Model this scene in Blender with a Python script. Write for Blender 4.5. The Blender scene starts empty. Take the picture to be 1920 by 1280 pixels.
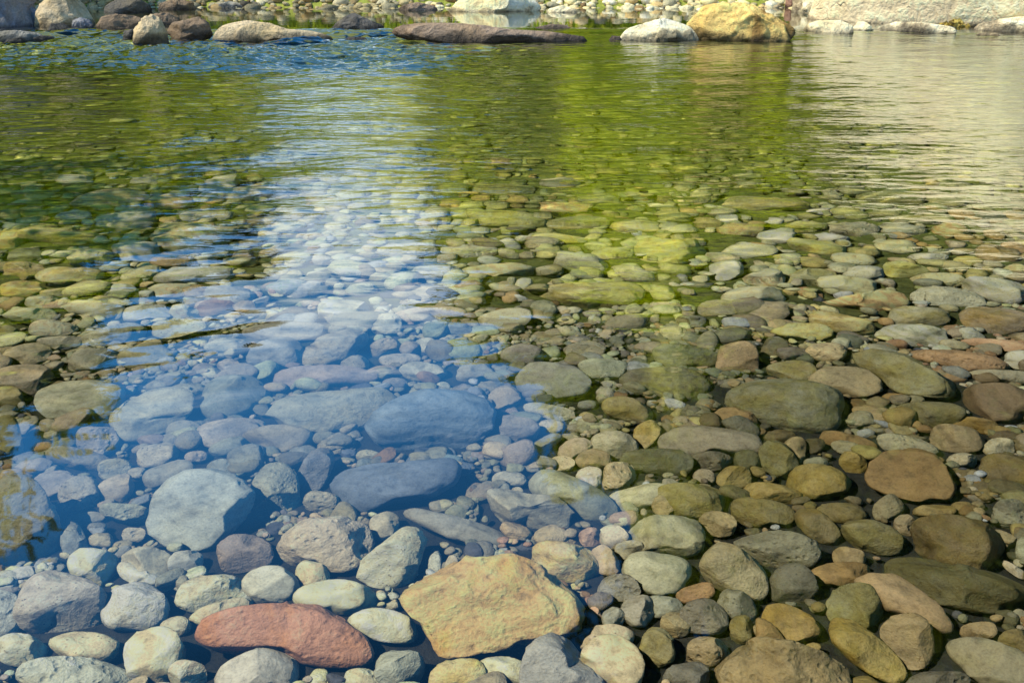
import bpy, math, random
import numpy as np
from mathutils import Vector

random.seed(11)
RNG = np.random.default_rng(11)
S = bpy.context.scene
COL = S.collection
R = math.radians

# ------------------------------------------------------------------ camera
CAMH = 1.3
PITCH = R(22.9)
FPX = 1867.0
cam_d = bpy.data.cameras.new('camera')
cam = bpy.data.objects.new('camera', cam_d)
COL.objects.link(cam)
cam_d.lens = 35.0
cam_d.sensor_width = 36.0
cam_d.clip_start = 0.05
cam_d.clip_end = 600
cam.location = (0, 0, CAMH)
cam.rotation_euler = (R(90) - PITCH, 0, 0)
S.camera = cam

CP, SP = math.cos(PITCH), math.sin(PITCH)

def ray(px, py):
    u = (px - 960.0) / FPX
    v = (640.0 - py) / FPX
    d = np.array([u, CP + v * SP, -SP + v * CP])
    return d / np.linalg.norm(d)

ORG = np.array([0, 0, CAMH])

def refr(d, n=1.333):
    """direction of a ray below the flat water surface"""
    x, y = d[0] / n, d[1] / n
    return np.array([x, y, -math.sqrt(max(1e-6, 1 - x * x - y * y))])

def at(px, py, z=0.0, under=False):
    d = ray(px, py)
    if under and z < 0:
        p = ORG + d * (CAMH / -d[2])
        e = refr(d)
        return p + e * (-z / -e[2]), e
    return ORG + d * ((CAMH - z) / -d[2]), d

# ------------------------------------------------------------------ helpers
def tag(o, label=None, cat=None, group=None, kind=None):
    if label: o['label'] = label
    if cat: o['category'] = cat
    if group: o['group'] = group
    if kind: o['kind'] = kind
    return o

def mesh_obj(name, V, F, mat, parent=None, smooth=True):
    me = bpy.data.meshes.new(name)
    V = np.asarray(V, dtype=np.float32)
    F = np.asarray(F, dtype=np.int32)
    k = F.shape[1]
    me.vertices.add(len(V)); me.vertices.foreach_set('co', V.ravel())
    me.loops.add(F.size); me.loops.foreach_set('vertex_index', F.ravel())
    me.polygons.add(len(F))
    me.polygons.foreach_set('loop_start', np.arange(0, F.size, k, dtype=np.int32))
    me.polygons.foreach_set('loop_total', np.full(len(F), k, dtype=np.int32))
    me.update(calc_edges=True)
    if smooth: me.shade_smooth()
    if mat: me.materials.append(mat)
    o = bpy.data.objects.new(name, me)
    COL.objects.link(o)
    if parent: o.parent = parent
    o.cycles.is_caustics_receiver = True
    return o

def ico(n):
    import bmesh
    bm = bmesh.new()
    bmesh.ops.create_icosphere(bm, subdivisions=n, radius=1.0)
    V = np.array([v.co[:] for v in bm.verts]); F = np.array([[v.index for v in f.verts] for f in bm.faces])
    bm.free()
    V /= np.linalg.norm(V, axis=1)[:, None]
    return V, F
ICO = {n: ico(n) for n in (2, 3, 4, 5)}

def rand_dirs(rng, n):
    d = rng.normal(size=(n, 3)); return d / np.linalg.norm(d, axis=1)[:, None]

def wobble(P, rng, freq, amp, n=7):
    out = np.zeros(len(P))
    D = rand_dirs(rng, n)
    for i in range(n):
        out += np.sin(P @ D[i] * freq * rng.uniform(.7, 1.5) + rng.uniform(0, 6.28))
    return out * amp / math.sqrt(n)

def stone_shape(level, rng, facets=7, cut=(.62, .95), soft=.8, low=.1, mid=.02, square=0.0, fine=0.0):
    V, F = ICO[level]
    P = V.copy()
    if square:
        m = (np.abs(P) ** (2 + square * 3)).sum(1) ** (-1 / (2 + square * 3))
        P = P * m[:, None]
    P = P * (1 + wobble(V, rng, 2.2, low) )[:, None]
    for n in rand_dirs(rng, facets):
        d = rng.uniform(*cut)
        ex = np.maximum(P @ n - d, 0)
        P = P - n[None, :] * (ex * soft)[:, None]
    P = P * (1 + wobble(V, rng, 7, mid) + wobble(V, rng, 15, mid * .5))[:, None]
    if fine:
        r = 1 - np.abs(wobble(V, rng, 9, 1.0)); r2 = 1 - np.abs(wobble(V, rng, 21, 1.0))
        P = P * (1 + fine * r + fine * .45 * r2)[:, None]
    P -= (P.max(0) + P.min(0)) / 2
    P /= (P.max(0) - P.min(0)) / 2
    return P, F

# ------------------------------------------------------------------ node helpers
def nodes(name):
    m = bpy.data.materials.new(name); m.use_nodes = True
    nt = m.node_tree; nt.nodes.clear()
    N = lambda t, **k: _set(nt.nodes.new(t), k)
    return m, nt, N, nt.links.new

def _set(n, k):
    for a, b in k.items():
        if a.startswith('i_'):
            key = a[2:]; key = int(key) if key.isdigit() else key.replace('_', ' ')
            n.inputs[key].default_value = b
        else: setattr(n, a, b)
    return n

def ramp(N, pts, interp='LINEAR'):
    r = N('ShaderNodeValToRGB'); cr = r.color_ramp; cr.interpolation = interp
    while len(cr.elements) < len(pts): cr.elements.new(.5)
    for e, (p, c) in zip(cr.elements, pts):
        e.position = p; e.color = (*c, 1) if isinstance(c, tuple) else (c, c, c, 1)
    return r

def mixc(N, L, fac, a, b, mode='MIX'):
    m = N('ShaderNodeMix', data_type='RGBA', blend_type=mode)
    for s, v in ((0, fac), (6, a), (7, b)):
        if hasattr(v, 'links'): L(v, m.inputs[s])
        else: m.inputs[s].default_value = v if not isinstance(v, tuple) else (*v, 1)
    return m.outputs[2]

def stone_material(name, src='object', scale=1.0, bump=1.0, vein=0.0, cracks=0.0, groove_shade=0.0, speck=0.0, band=0.0, pits=0.0, algae=0.0, stains=0.4, rough=.75, patches=0.0, wetline=True):
    m, nt, N, L = nodes(name)
    out = N('ShaderNodeOutputMaterial'); bs = N('ShaderNodeBsdfPrincipled')
    bs.inputs['Roughness'].default_value = rough
    L(bs.outputs[0], out.inputs[0])
    tc = N('ShaderNodeTexCoord')
    if src == 'object':
        oi = N('ShaderNodeObjectInfo'); base = oi.outputs['Color']
        off = N('ShaderNodeVectorMath', operation='SCALE'); off.inputs[0].default_value = (31, 17, 23); L(oi.outputs['Random'], off.inputs['Scale'])
        ad = N('ShaderNodeVectorMath', operation='ADD'); L(tc.outputs['Object'], ad.inputs[0]); L(off.outputs[0], ad.inputs[1])
        co = ad.outputs[0]
    else:
        at_ = N('ShaderNodeAttribute', attribute_name='Col'); base = at_.outputs['Color']; co = tc.outputs['Object']
    sc = N('ShaderNodeVectorMath', operation='SCALE'); L(co, sc.inputs[0]); sc.inputs['Scale'].default_value = scale
    co = sc.outputs[0]
    def noise(s, d=6, r=.6, dist=0.0):
        n = N('ShaderNodeTexNoise', i_Scale=s, i_Detail=d, i_Roughness=r, i_Distortion=dist); L(co, n.inputs['Vector']); return n.outputs[0]
    n1 = noise(9, 7, .62, .6); n2 = noise(38, 6, .6, .3); n3 = noise(170, 3, .6); n4 = noise(4, 5, .6, 1.2)
    r1 = ramp(N, [(.26, .5), (.43, 1.08), (.68, 1.42)]); L(n1, r1.inputs[0])
    c = mixc(N, L, .9, base, r1.outputs[0], 'MULTIPLY')
    r2 = ramp(N, [(.29, .55), (.45, 1.06), (.68, 1.3)]); L(n2, r2.inputs[0])
    c = mixc(N, L, .75, c, r2.outputs[0], 'MULTIPLY')
    r3 = ramp(N, [(.3, .78), (.46, 1.06), (.7, 1.28)]); L(n3, r3.inputs[0])
    c = mixc(N, L, .8, c, r3.outputs[0], 'MULTIPLY')
    # warm / ochre stains
    rs = ramp(N, [(.5, 0.0), (.66, 1.0)]); L(n4, rs.inputs[0])
    ms = N('ShaderNodeMath', operation='MULTIPLY'); L(rs.outputs[0], ms.inputs[0]); ms.inputs[1].default_value = stains
    c2 = mixc(N, L, 1.0, c, (1.0, .85, .48), 'MULTIPLY')
    c = mixc(N, L, ms.outputs[0], c, c2)
    # algae on top-facing skin
    if algae:
        na = noise(13, 6, .6, .5); ra = ramp(N, [(.38, 0.0), (.62, 1.0)]); L(na, ra.inputs[0])
        ma = N('ShaderNodeMath', operation='MULTIPLY'); L(ra.outputs[0], ma.inputs[0]); ma.inputs[1].default_value = algae
        ca = mixc(N, L, 1.0, c, (.86, .80, .42), 'MULTIPLY')
        c = mixc(N, L, ma.outputs[0], c, ca)
    if vein:
        w = N('ShaderNodeTexNoise', i_Scale=3.2, i_Detail=4.0, i_Distortion=.2); L(co, w.inputs['Vector'])
        ab = N('ShaderNodeMath', operation='SUBTRACT'); L(w.outputs[0], ab.inputs[0]); ab.inputs[1].default_value = .5
        aa = N('ShaderNodeMath', operation='ABSOLUTE'); L(ab.outputs[0], aa.inputs[0])
        rv = ramp(N, [(0.0, .9), (.009, 0.0)]); L(aa.outputs[0], rv.inputs[0])
        mv = N('ShaderNodeMath', operation='MULTIPLY'); L(rv.outputs[0], mv.inputs[0]); mv.inputs[1].default_value = vein
        c = mixc(N, L, mv.outputs[0], c, (.7, .68, .6))
    if patches:
        npn = noise(2.6, 6, .65, .5); rp = ramp(N, [(.55, 0.0), (.6, 1.0)]); L(npn, rp.inputs[0])
        mp = N('ShaderNodeMath', operation='MULTIPLY'); L(rp.outputs[0], mp.inputs[0]); mp.inputs[1].default_value = patches
        cd = mixc(N, L, 1.0, c, (.22, .18, .17), 'MULTIPLY')
        c = mixc(N, L, mp.outputs[0], c, cd)
    # hairline cracks and pits
    vo = N('ShaderNodeTexVoronoi', feature='DISTANCE_TO_EDGE', i_Scale=11.0)
    dn = N('ShaderNodeTexNoise', i_Scale=7.0, i_Detail=4.0); L(co, dn.inputs['Vector'])
    va = N('ShaderNodeVectorMath', operation='MULTIPLY_ADD'); L(dn.outputs['Color'], va.inputs[0]); va.inputs[1].default_value = (.35, .35, .35); L(co, va.inputs[2])
    L(va.outputs[0], vo.inputs['Vector'])
    rc = ramp(N, [(0.0, 0.0), (.028, 1.0)]); L(vo.outputs['Distance'], rc.inputs[0])
    gate = ramp(N, [(.47, 1.0), (.58, 0.0)]); L(n4, gate.inputs[0])
    cr = mixc(N, L, gate.outputs[0], rc.outputs[0], (1.0, 1.0, 1.0))
    c = mixc(N, L, .4 * cracks, c, cr, 'MULTIPLY')
    if groove_shade:  # shade of the grooves painted as dark streaks, heavier on the right side
        gm = N('ShaderNodeMapping'); gm.inputs['Scale'].default_value = (9, 9, 1.6); L(co, gm.inputs[0])
        gn_ = N('ShaderNodeTexNoise', i_Scale=1.0, i_Detail=5.0, i_Roughness=.6); L(gm.outputs[0], gn_.inputs['Vector'])
        gr = ramp(N, [(.50, 0.0), (.57, 1.0)]); L(gn_.outputs[0], gr.inputs[0])
        sep = N('ShaderNodeSeparateXYZ'); L(tc.outputs['Object'], sep.inputs[0]); gx_ = N('ShaderNodeMapRange', i_1=-.2, i_2=.15, i_3=.25, i_4=groove_shade); L(sep.outputs[0], gx_.inputs[0])
        gq = N('ShaderNodeMath', operation='MULTIPLY'); L(gr.outputs[0], gq.inputs[0]); L(gx_.outputs[0], gq.inputs[1])
        cg = mixc(N, L, 1.0, c, (.25, .19, .13), 'MULTIPLY'); c = mixc(N, L, gq.outputs[0], c, cg)
    if speck:
        v2 = N('ShaderNodeTexVoronoi', i_Scale=95.0); L(co, v2.inputs['Vector']); rs2 = ramp(N, [(.18, 1.0), (.3, 0.0)]); L(v2.outputs['Distance'], rs2.inputs[0])
        g2 = ramp(N, [(.5, 0.0), (.56, 1.0)]); L(n2, g2.inputs[0]); mm = N('ShaderNodeMath', operation='MULTIPLY'); L(rs2.outputs[0], mm.inputs[0]); L(g2.outputs[0], mm.inputs[1])
        m3 = N('ShaderNodeMath', operation='MULTIPLY'); L(mm.outputs[0], m3.inputs[0]); m3.inputs[1].default_value = speck
        cdk = mixc(N, L, 1.0, c, (.25, .25, .27), 'MULTIPLY'); c = mixc(N, L, m3.outputs[0], c, cdk)
    if band:
        wv = N('ShaderNodeTexWave', i_Scale=6.0, i_Distortion=9.0, i_Detail=4.0); wv.inputs['Detail Scale'].default_value = 1.2
        rt_ = N('ShaderNodeMapping'); rt_.inputs['Rotation'].default_value = (.5, .9, .3); L(co, rt_.inputs[0]); L(rt_.outputs[0], wv.inputs['Vector'])
        rb = ramp(N, [(.2, .62), (.6, 1.15), (.9, 1.35)]); L(wv.outputs['Fac'], rb.inputs[0]); c = mixc(N, L, band, c, rb.outputs[0], 'MULTIPLY')
    if wetline:   # stone that stands out of the water is dry and pale, the skin at the waterline is wet and dark
        geo = N('ShaderNodeNewGeometry'); sx = N('ShaderNodeSeparateXYZ'); L(geo.outputs['Position'], sx.inputs[0])
        zn = N('ShaderNodeMath', operation='MULTIPLY_ADD'); L(n1, zn.inputs[0]); zn.inputs[1].default_value = -.45; L(sx.outputs[2], zn.inputs[2])
        rw = N('ShaderNodeMapRange', i_1=-.215, i_2=-.115, i_3=0.0, i_4=1.0); L(zn.outputs[0], rw.inputs[0])
        dk = ramp(N, [(0.0, .16), (.5, .4), (1.0, 1.0)]); L(rw.outputs[0], dk.inputs[0])
        if scale < .9: c = mixc(N, L, 1.0, c, dk.outputs[0], 'MULTIPLY')
    cm = N('ShaderNodeVectorMath', operation='MINIMUM'); L(c, cm.inputs[0]); cm.inputs[1].default_value = (.95, .855, .64); L(cm.outputs[0], bs.inputs['Base Color'])
    h = N('ShaderNodeMath', operation='MULTIPLY_ADD'); L(n2, h.inputs[0]); h.inputs[1].default_value = .55; L(n1, h.inputs[2])
    h2 = N('ShaderNodeMath', operation='MULTIPLY_ADD'); L(n3, h2.inputs[0]); h2.inputs[1].default_value = .16; L(h.outputs[0], h2.inputs[2])
    h3 = N('ShaderNodeMath', operation='MULTIPLY_ADD'); L(cr, h3.inputs[0]); h3.inputs[1].default_value = .14 * cracks; L(h2.outputs[0], h3.inputs[2])
    if pits:
        v4 = N('ShaderNodeTexVoronoi', i_Scale=42.0); L(co, v4.inputs['Vector']); rp4 = ramp(N, [(.12, 0.0), (.34, 1.0)]); L(v4.outputs['Distance'], rp4.inputs[0])
        h4 = N('ShaderNodeMath', operation='MULTIPLY_ADD'); L(rp4.outputs[0], h4.inputs[0]); h4.inputs[1].default_value = .3 * pits; L(h3.outputs[0], h4.inputs[2]); h3 = h4
    bp = N('ShaderNodeBump', i_Strength=.8 * bump, i_Distance=.02 / scale); L(h3.outputs[0], bp.inputs['Height'])
    L(bp.outputs[0], bs.inputs['Normal'])
    return m

M_STONE = stone_material('stone')
M_SMOOTH = stone_material('smooth stone', bump=.4, stains=.2)
M_SPECK = stone_material('speckled stone', bump=.7, stains=.15, speck=.8)
M_PIT = stone_material('pitted stone', bump=1.0, stains=.35, pits=1.0)
M_MOTTLE = stone_material('mottled rock', bump=.9, stains=.9, pits=.5, patches=.3, scale=.95)
M_BAND = stone_material('banded stone', bump=.7, stains=.3, band=.4)
M_CRACK = stone_material('cracked stone', bump=.8, stains=.5, cracks=1.0)
M_VEIN = stone_material('veined stone', vein=.8, bump=.6, stains=.15)
M_ALGAE = stone_material('algae stone', algae=.85, stains=.5)
M_GRAVEL = stone_material('pebble', src='attr', algae=.3, stains=.3, scale=1.0)
M_BOULDER = stone_material('boulder rock', scale=.28, bump=1.3, stains=.5)
M_GROOVE_SHADE = stone_material('golden rock with groove shade', scale=.35, bump=1.4, stains=.3, groove_shade=.85)
M_BOULDER_PATCH = stone_material('boulder rock dark patches', scale=.3, bump=1.4, stains=.3, patches=.75)
M_BANKG = stone_material('bank pebble', src='attr', scale=.35, bump=1.0, wetline=False)

# ------------------------------------------------------------------ terrain
def smooth(a, b, t):
    t = np.clip((t - a) / (b - a), 0, 1); return t * t * (3 - 2 * t)

def bed(x, y):
    x = np.asarray(x, float); y = np.asarray(y, float)
    z = np.interp(y, [-4, 0.2, 1.3, 2.06, 2.7, 3.9, 6, 9, 11.2, 12.3, 13.2, 15.2, 16.3, 17.2, 18, 19, 24, 60],
                  [1.0, .08, -.215, -.27, -.33, -.40, -.5, -.45, -.28, -.12, -.30, -.25, .02, .45, 1.0, 1.4, 2.2, 4])
    z = z + .03 * np.sin(x * 1.3 + y * .7) * smooth(2, 4, y)
    # side banks
    z = z + smooth(8.2, 13, np.abs(x) + .3 * np.sin(y)) * 1.6 * smooth(-3, 3, y)
    return z

SKY_X = [-700, 0, 150, 450, 540, 620, 690, 760, 850, 1000, 1060, 1120, 1190, 1290, 1500, 2600]
SKY_E = [20, 16.0, 14.0, 10.5, 8.5, 6.0, 6.0, 9.0, 13.5, 17.5, 20.5, 26.0, 35, 44, 47, 50]
SKY_AZ = [math.degrees(math.atan((x - 960) / FPX / .93)) for x in SKY_X]

def hill(x, y):
    D = np.hypot(x, y); az = np.degrees(np.arctan2(x, y))
    e = np.interp(az, SKY_AZ, SKY_E)
    top = np.tan(np.radians(e * .74)) * 34.0 + 1.0
    n = .6 * np.sin(x * .9 + y * .5) + .5 * np.sin(x * .37 - y * .8 + 2) + .25 * np.sin(x * 2.1 + 1.3 * y)
    return smooth(18.5, 36, D) ** 1.05 * top * (1 + .03 * n) + smooth(19, 22, D) * n * .25

def ground(x, y):
    return bed(x, y) + hill(x, y) * smooth(4, 16, y)

xs = np.concatenate([np.linspace(-120, -10, 50), np.linspace(-9.8, 9.8, 220), np.linspace(10, 120, 50)])
ys = np.concatenate([np.linspace(-60, -2, 14), np.linspace(-1.5, 5, 140), np.linspace(5.08, 20, 130), np.linspace(20.3, 120, 130)])
GX, GY = np.meshgrid(xs, ys)
GZ = ground(GX, GY)
GZ = GZ + .012 * np.sin(GX * 9 + 3 * np.sin(GY * 5)) * np.sin(GY * 11) * (GY < 17)
def grid_faces(nx, ny):
    i = np.arange(nx * ny).reshape(ny, nx)
    return np.stack([i[:-1, :-1].ravel(), i[:-1, 1:].ravel(), i[1:, 1:].ravel(), i[1:, :-1].ravel()], 1)

m, nt, N, L = nodes('ground')
out = N('ShaderNodeOutputMaterial'); bs = N('ShaderNodeBsdfPrincipled', i_Roughness=.9); L(bs.outputs[0], out.inputs[0])
tc = N('ShaderNodeTexCoord'); geo = N('ShaderNodeNewGeometry'); sx = N('ShaderNodeSeparateXYZ'); L(geo.outputs['Position'], sx.inputs[0])
na = N('ShaderNodeTexNoise', i_Scale=.9, i_Detail=8.0, i_Roughness=.65); L(tc.outputs['Object'], na.inputs['Vector'])
nb = N('ShaderNodeTexNoise', i_Scale=22.0, i_Detail=6.0, i_Roughness=.7); L(tc.outputs['Object'], nb.inputs['Vector'])
hillc = ramp(N, [(.36, (.05, .06, .01)), (.45, (.20, .22, .02)), (.54, (.40, .40, .04)), (.64, (.52, .44, .18))]); L(na.outputs[0], hillc.inputs[0])
bedc = ramp(N, [(.35, (.015, .017, .012)), (.65, (.06, .055, .035))]); L(nb.outputs[0], bedc.inputs[0])
mr = N('ShaderNodeMapRange', i_1=.5, i_2=1.4); L(sx.outputs[2], mr.inputs[0])
farm = N('ShaderNodeMapRange', i_1=3.0, i_2=5.5); L(sx.outputs[1], farm.inputs[0])
farc = ramp(N, [(.3, (.17, .19, .02)), (.7, (.44, .46, .07))]); L(nb.outputs[0], farc.inputs[0])
b2 = mixc(N, L, farm.outputs[0], bedc.outputs[0], farc.outputs[0])
# grassy spur added as bright lime colour on the unseen hillside, for its reflection
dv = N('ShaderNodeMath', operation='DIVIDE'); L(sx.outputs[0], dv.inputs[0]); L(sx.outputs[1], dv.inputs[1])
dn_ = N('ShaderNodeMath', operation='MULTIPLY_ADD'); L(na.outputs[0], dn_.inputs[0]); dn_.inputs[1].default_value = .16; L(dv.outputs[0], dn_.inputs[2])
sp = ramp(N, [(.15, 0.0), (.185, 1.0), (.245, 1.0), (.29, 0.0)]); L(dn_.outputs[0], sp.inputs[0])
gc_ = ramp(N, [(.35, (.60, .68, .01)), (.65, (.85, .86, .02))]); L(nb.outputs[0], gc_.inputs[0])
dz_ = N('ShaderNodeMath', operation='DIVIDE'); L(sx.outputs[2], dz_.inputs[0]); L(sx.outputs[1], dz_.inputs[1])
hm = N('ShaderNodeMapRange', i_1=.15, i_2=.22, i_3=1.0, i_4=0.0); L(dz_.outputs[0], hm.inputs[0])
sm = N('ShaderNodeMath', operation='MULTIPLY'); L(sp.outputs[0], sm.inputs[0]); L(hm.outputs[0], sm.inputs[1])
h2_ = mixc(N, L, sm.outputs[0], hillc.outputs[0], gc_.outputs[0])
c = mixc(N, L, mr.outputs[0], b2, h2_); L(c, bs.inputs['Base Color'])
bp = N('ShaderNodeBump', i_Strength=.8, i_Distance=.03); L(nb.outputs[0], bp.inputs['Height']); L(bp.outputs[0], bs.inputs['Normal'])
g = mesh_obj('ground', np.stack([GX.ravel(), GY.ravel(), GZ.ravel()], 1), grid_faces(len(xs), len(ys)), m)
tag(g, kind='structure', label='gravelly river bed rising to the wooded hillside')

# ------------------------------------------------------------------ height field used to pack pebbles around the traced stones
CELL = .012
HX0, HX1, HY0, HY1 = -6.4, 6.4, 0.7, 8.6
hnx, hny = int((HX1 - HX0) / CELL), int((HY1 - HY0) / CELL)
hx = HX0 + (np.arange(hnx) + .5) * CELL; hy = HY0 + (np.arange(hny) + .5) * CELL
HB = bed(*np.meshgrid(hx, hy)); HF = HB.copy()

def splat(V):
    ix = ((V[:, 0] - HX0) / CELL).astype(int); iy = ((V[:, 1] - HY0) / CELL).astype(int)
    ok = (ix > 0) & (ix < hnx - 1) & (iy > 0) & (iy < hny - 1)
    ix, iy, z = ix[ok], iy[ok], V[ok, 2]
    for dx in (-1, 0, 1):
        for dy in (-1, 0, 1): np.maximum.at(HF, (iy + dy, ix + dx), z)

def outline_fn(spec):
    """pixel outline (N,2) around its centre"""
    if len(spec) > 5 and isinstance(spec[5], list):
        return np.array(spec[5], float)
    cx, cy, w, h, rot = spec[:5]
    t = np.linspace(0, 2 * math.pi, 28, endpoint=False)
    rg = np.random.default_rng(int(cx * 13 + cy * 7))
    k = rg.uniform(2.0, 2.7)
    ct, st = np.cos(t), np.sin(t)
    r = (np.abs(ct) ** k + np.abs(st) ** k) ** (-1 / k)
    r = r * (1 + .05 * np.sin(2 * t + rg.uniform(0, 6)) + .045 * np.sin(3 * t + rg.uniform(0, 6)) + .02 * np.sin(5 * t + rg.uniform(0, 6)))
    x, y = r * ct * w / 2, r * st * h / 2
    a = R(rot)
    return np.stack([cx + x * math.cos(a) - y * math.sin(a), cy - (x * math.sin(a) + y * math.cos(a))], 1)

def traced_stone(name, spec, mat, color, under=True, thick=.85, level=4, lift=.55, Dz=None, **shape):
    O = outline_fn(spec)
    cx, cy = (O[:, 0].max() + O[:, 0].min()) / 2, (O[:, 1].max() + O[:, 1].min()) / 2
    # centre position: iterate because the bed height depends on where it lands
    z = -.3
    for _ in range(6):
        c, d = at(cx, cy, z, under)
        path = np.linalg.norm(c - ORG)
        if Dz is not None: z = Dz; continue
        hv = (O[:, 1].max() - O[:, 1].min()) / 2 / FPX * path * .8
        z = float(bed(c[0], c[1])) + lift * hv + .01
        if under: z = min(z, -.04)
    c, d = at(cx, cy, z, under)
    under = under and z < 0
    V = -d                                        # toward the viewer
    X = np.cross([0, 0, 1.0], V); X /= np.linalg.norm(X)
    U = np.cross(V, X)
    pts = []
    for px, py in O:                              # outline on the plane through c facing the viewer
        r = ray(px, py)
        if under:
            p = ORG + r * (CAMH / -r[2]); r = refr(r)
        else: p = ORG
        t = np.dot(c - p, V) / np.dot(r, V)
        q = p + r * t - c
        pts.append((q @ X, q @ U))
    pts = np.array(pts)
    ang = np.arctan2(pts[:, 1], pts[:, 0]); rad = np.hypot(pts[:, 0], pts[:, 1])
    o_ = np.argsort(ang); ang, rad = ang[o_], rad[o_]
    # densify polygon in angle
    A = np.linspace(-math.pi, math.pi, 145)
    P2 = np.stack([rad * np.cos(ang), rad * np.sin(ang)], 1)
    rr = []
    for a in A:
        dx, dy = math.cos(a), math.sin(a); best = None
        j = np.searchsorted(ang, a) % len(ang); i = j - 1
        p, q = P2[i], P2[j]; e = q - p
        den = dx * e[1] - dy * e[0]
        best = (p[0] * e[1] - p[1] * e[0]) / den if abs(den) > 1e-9 else rad[i]
        rr.append(best if 0 < best < rad.max() * 1.3 else rad[i])
    rr = np.array(rr); kern = np.array([1, 2, 3, 2, 1.]) / 9
    rr[:-1] = np.convolve(np.concatenate([rr[-3:-1], rr[:-1], rr[:2]]), kern, 'valid'); rr[-1] = rr[0]
    rg = np.random.default_rng(int(cx * 31 + cy * 17) + 5)
    P, F = stone_shape(level, rg, **shape)
    # silhouette of the raw shape per angle
    a = np.arctan2(P[:, 1], P[:, 0]); r = np.hypot(P[:, 0], P[:, 1])
    bins = ((a + math.pi) / (2 * math.pi) * 48).astype(int) % 48
    sil = np.zeros(48); np.maximum.at(sil, bins, r)
    sil = np.where(sil < .2, 1, sil); sil = (np.roll(sil, 1) + sil * 2 + np.roll(sil, -1)) / 4
    bc = -math.pi + (np.arange(48) + .5) / 48 * 2 * math.pi
    sr = np.interp(a, np.concatenate([[bc[-1] - 2 * math.pi], bc, [bc[0] + 2 * math.pi]]), np.concatenate([[sil[-1]], sil, [sil[0]]]))
    tr = np.interp(a, A, rr)
    k = tr / sr
    mn = min(pts[:, 0].max() - pts[:, 0].min(), pts[:, 1].max() - pts[:, 1].min()) / 2
    W = X[None] * (P[:, 0] * k)[:, None] + U[None] * (P[:, 1] * k)[:, None] + V[None] * (P[:, 2] * mn * thick)[:, None]
    ob = mesh_obj(name, W, F, mat)
    ob.location = c
    ob.color = (*color, 1)
    if under or z < .3: splat(W + c)
    return ob, c

# ------------------------------------------------------------------ traced stones
CO = dict(
    lg=(.44, .42, .34), cr=(.52, .46, .31), wh=(.64, .61, .52), g=(.27, .265, .225), dg=(.115, .11, .11), bg=(.24, .25, .245),
    ol=(.225, .195, .10), do=(.075, .072, .04), gn=(.215, .21, .13), yg=(.43, .40, .17), tn=(.40, .31, .18), yl=(.50, .345, .15),
    yo=(.42, .32, .13), rd=(.42, .205, .13), orr=(.37, .21, .085), br=(.18, .125, .07), pk=(.35, .295, .22), mr=(.19, .12, .105), pg=(.17, .158, .145))
WORD = dict(lg='pale grey', cr='cream', wh='whitish', g='grey', dg='dark grey', bg='blue-grey', ol='olive', do='dark olive', gn='green-grey',
            yg='yellow-green', tn='tan', yl='yellow', yo='ochre', rd='red', orr='orange-brown', br='brown', pk='pinkish', mr='maroon', pg='purple-grey')
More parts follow.
